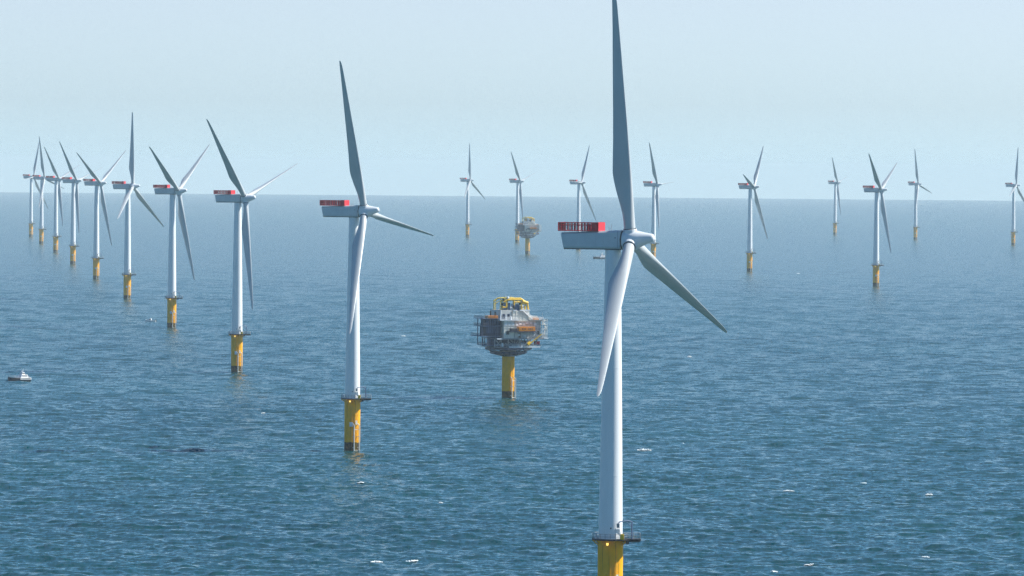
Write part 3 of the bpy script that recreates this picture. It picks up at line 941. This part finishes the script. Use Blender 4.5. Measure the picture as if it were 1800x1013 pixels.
def make_workboat():
    b = empty('work_boat')
    MBs = boat_hull(15, 5.6, 1.5, 0.7)
    MBs.build('hull', MT['navy'], b, smooth=True)
    MB().box(-7.45, 0.6, -2.90, 2.90, 0.75, 1.9).build('aft_deck', MT['boatwhite'], b, bevel=0.05)
    MB().tube((-6.9, -2.85, 1.35), (4.5, -2.75, 1.5), 0.20).tube((-6.9, 2.85, 1.35), (4.5, 2.75, 1.5), 0.20).build_pieces('rubbing_strake', MT['black'], b)
    MB().box(1.02, 4.2, -1.8, 1.8, 1.52, 1.75).build('foredeck', MT['deckgrey'], b)
    w = MB()
    w.hull([[(-5.6, -2.1, 1.9), (-0.4, -2.1, 1.9), (-0.4, 2.1, 1.9), (-5.6, 2.1, 1.9)], [(-5.4, -1.95, 3.6), (-1.2, -1.95, 3.6), (-1.2, 1.95, 3.6), (-5.4, 1.95, 3.6)]])
    cb = w.build('cabin', MT['boatwhite'], b, bevel=0.08)
    MB().box(-5.0, -1.3, -2.07, 2.07, 2.6, 3.2).build('cabin_window', MT['glass'], cb)
    wh = MB().hull([[(-3.9, -1.3, 3.6), (-1.3, -1.3, 3.6), (-1.3, 1.3, 3.6), (-3.9, 1.3, 3.6)], [(-3.7, -1.15, 5.0), (-2.0, -1.15, 5.0), (-2.0, 1.15, 5.0), (-3.7, 1.15, 5.0)]]).build('wheelhouse', MT['boatwhite'], b, bevel=0.06)
    MB().box(-3.6, -1.72, -1.27, 1.27, 4.1, 4.65).build('wheelhouse_window', MT['glass'], wh)
    MB().tube((-3.3, 0, 5.0), (-3.5, 0, 7.2), 0.09, n=6).tube((-3.4, -0.8, 6.0), (-3.4, 0.8, 6.0), 0.06, n=5).tube((-2.5, 0.6, 5.0), (-2.5, 0.6, 6.8), 0.05, n=5).build_pieces('mast', MT['boatwhite'], b)
    MB().rail([(0.6, -2.3, 1.75), (4.6, -1.9, 2.0), (6.8, 0, 2.1), (4.6, 1.9, 2.0), (0.6, 2.3, 1.75)], 1.0, 1.3, 0.05, 1).build('railing', MT['galv'], b)
    MB().box(-6.9, -6.0, -1.4, 1.4, 1.9, 2.9).build('engine_box', MT['deckgrey'], b, bevel=0.05)
    MB().lathe([(0.05, -0.45), (0.4, -0.2), (0.4, 0.2), (0.05, 0.45)], 12, M=Matrix.Translation((-2.9, -0.5, 5.5))).build('radar', MT['boatwhite'], b, smooth=True)
    return b

bt = make_workboat()
bt.location = (-219.8, 2372.0, drop(219, 2372) + 0.2)
bt.rotation_euler = (0, rad(-1.5), rad(180 + 40))
bt.scale = (0.74, 0.74, 0.74)
tag(bt, "work boat with dark bow and white cabin, alone at the sea's left edge", 'boat')
b2 = copy_tree(bt)
b2.location = (95.4, 5822.0, drop(95, 5822) + 0.2)
b2.scale = (1, 1, 1)
b2.rotation_euler = (0, 0, rad(180 + 22))
tag(b2, "tiny far boat half hidden behind the largest turbine's tower, below its nacelle", 'boat')

mb = empty('motorboat', (-223.4, 3290.0, drop(223, 3290) + 0.15), rad(172))
boat_hull(6.6, 2.3, 0.9, 0.5).build('hull', MT['boatwhite'], mb, smooth=True)
cbn = MB().hull([[(-0.6, -0.9, 0.9), (1.6, -0.75, 0.9), (1.6, 0.75, 0.9), (-0.6, 0.9, 0.9)], [(-0.5, -0.8, 2.1), (0.7, -0.65, 2.1), (0.7, 0.65, 2.1), (-0.5, 0.8, 2.1)]]).build('cabin', MT['boatwhite'], mb, bevel=0.05)
MB().box(-0.4, 0.5, -0.92, 0.92, 1.3, 1.8).build('cabin_window', MT['glass'], cbn)
MB().box(-3.1, -1.2, -0.8, 0.8, 0.9, 1.02).build('cockpit_floor', MT['deckgrey'], mb)
MB().box(-3.7, -3.25, -0.3, 0.3, 0.2, 1.5).build('outboard_motor', MT['black'], mb, bevel=0.05)
tag(mb, "small white motorboat on open water, just left of a turbine's yellow base", 'boat')

# ------------------------------------------------------------------ whitecaps
def foam_material():
    m = mat('sea_foam', (0.85, 0.88, 0.88), 0.8, 0.10, 3.0)
    return m
FOAM = [(45.9, 1826, 4.8, 1.0), (-32.4, 1300, 3.2, .55), (-24.2, 1305, 3.4, .6), (-45.6, 1620, 2.0, .5), (-65, 1560, 2.6, .5), (-20, 1535, 1.0, .3),
        (125.3, 1590, 2.0, .7), (84.0, 1602, 3.2, .3), (104.5, 1335, 1.6, .4), (63.4, 1275, 1.6, .4), (73.5, 1305, 2.4, .22), (92, 2750, 2.0, .7), (-97, 2080, 1.4, .4),
        (60.5, 1885, 2.2, .3), (-190, 1960, 1.6, .4), (109, 1640, 1.8, .3), (272, 5060, 3.0, .9), (-62, 3050, 2.2, .5), (160, 1950, 1.4, .3)]
mf = MB()
rnd = random.Random(5)
for (x, y, Lf, hf) in FOAM:
    sl_ = rnd.uniform(-0.25, 0.25)
    k = max(5, int(Lf / 0.28))
    for i in range(k):
        t = (i + 0.5) / k - 0.5 + rnd.uniform(-.04, .04)
        px = x + t * Lf
        py = y + t * Lf * sl_ + rnd.uniform(-0.5, 0.5)
        env = math.sqrt(max(0.08, 1 - (2 * t) ** 2)) * rnd.uniform(0.45, 1.0)
        rx, ry, rz_ = rnd.uniform(0.22, 0.42), rnd.uniform(0.5, 1.2), hf * env * 0.55
        z = sea_z(px, py, max(1.4, y * .00115))
        n1, n2 = 8, 4
        vs, fs = [], []
        for a_ in range(n2 + 1):
            la = math.pi * (a_ / n2 - 0.5)
            for b_ in range(n1):
                lo = 2 * math.pi * b_ / n1
                jj = rnd.uniform(0.8, 1.15)
                vs.append((px + rx * jj * math.cos(la) * math.cos(lo), py + ry * jj * math.cos(la) * math.sin(lo), z + 0.05 + rz_ * jj * math.sin(la) + rz_ * .5))
        for a_ in range(n2):
            for b_ in range(n1):
                c_ = (b_ + 1) % n1
                fs.append((a_ * n1 + b_, a_ * n1 + c_, (a_ + 1) * n1 + c_, (a_ + 1) * n1 + b_))
        mf.add(vs, fs)
fo = mf.build('sea_foam', foam_material(), smooth=True)
tag(fo, "scattered white foam of small breaking waves on the blue sea", 'foam', kind='stuff')

# ------------------------------------------------------------------ haze
HR = 40600.0
hz = MB().box(-HR, HR, -HR, HR, drop(40000, 0) - 2.0, 138.5)
hm = bpy.data.materials.new('haze_air')
hm.use_nodes = True
hn = hm.node_tree
hn.nodes.clear()
pv = hn.nodes.new('ShaderNodeVolumePrincipled')
pv.inputs['Color'].default_value = (0.84, 0.97, 1.0, 1)
pv.inputs['Density'].default_value = 3.5e-5
pv.inputs['Anisotropy'].default_value = 0.0
ho = hn.nodes.new('ShaderNodeOutputMaterial')
hn.links.new(pv.outputs[0], ho.inputs['Volume'])
hzo = hz.build('haze', hm)
hzo['kind'] = 'stuff'
hzo['label'] = 'thin pale blue sea haze fading the far turbines'
hzo['category'] = 'haze'
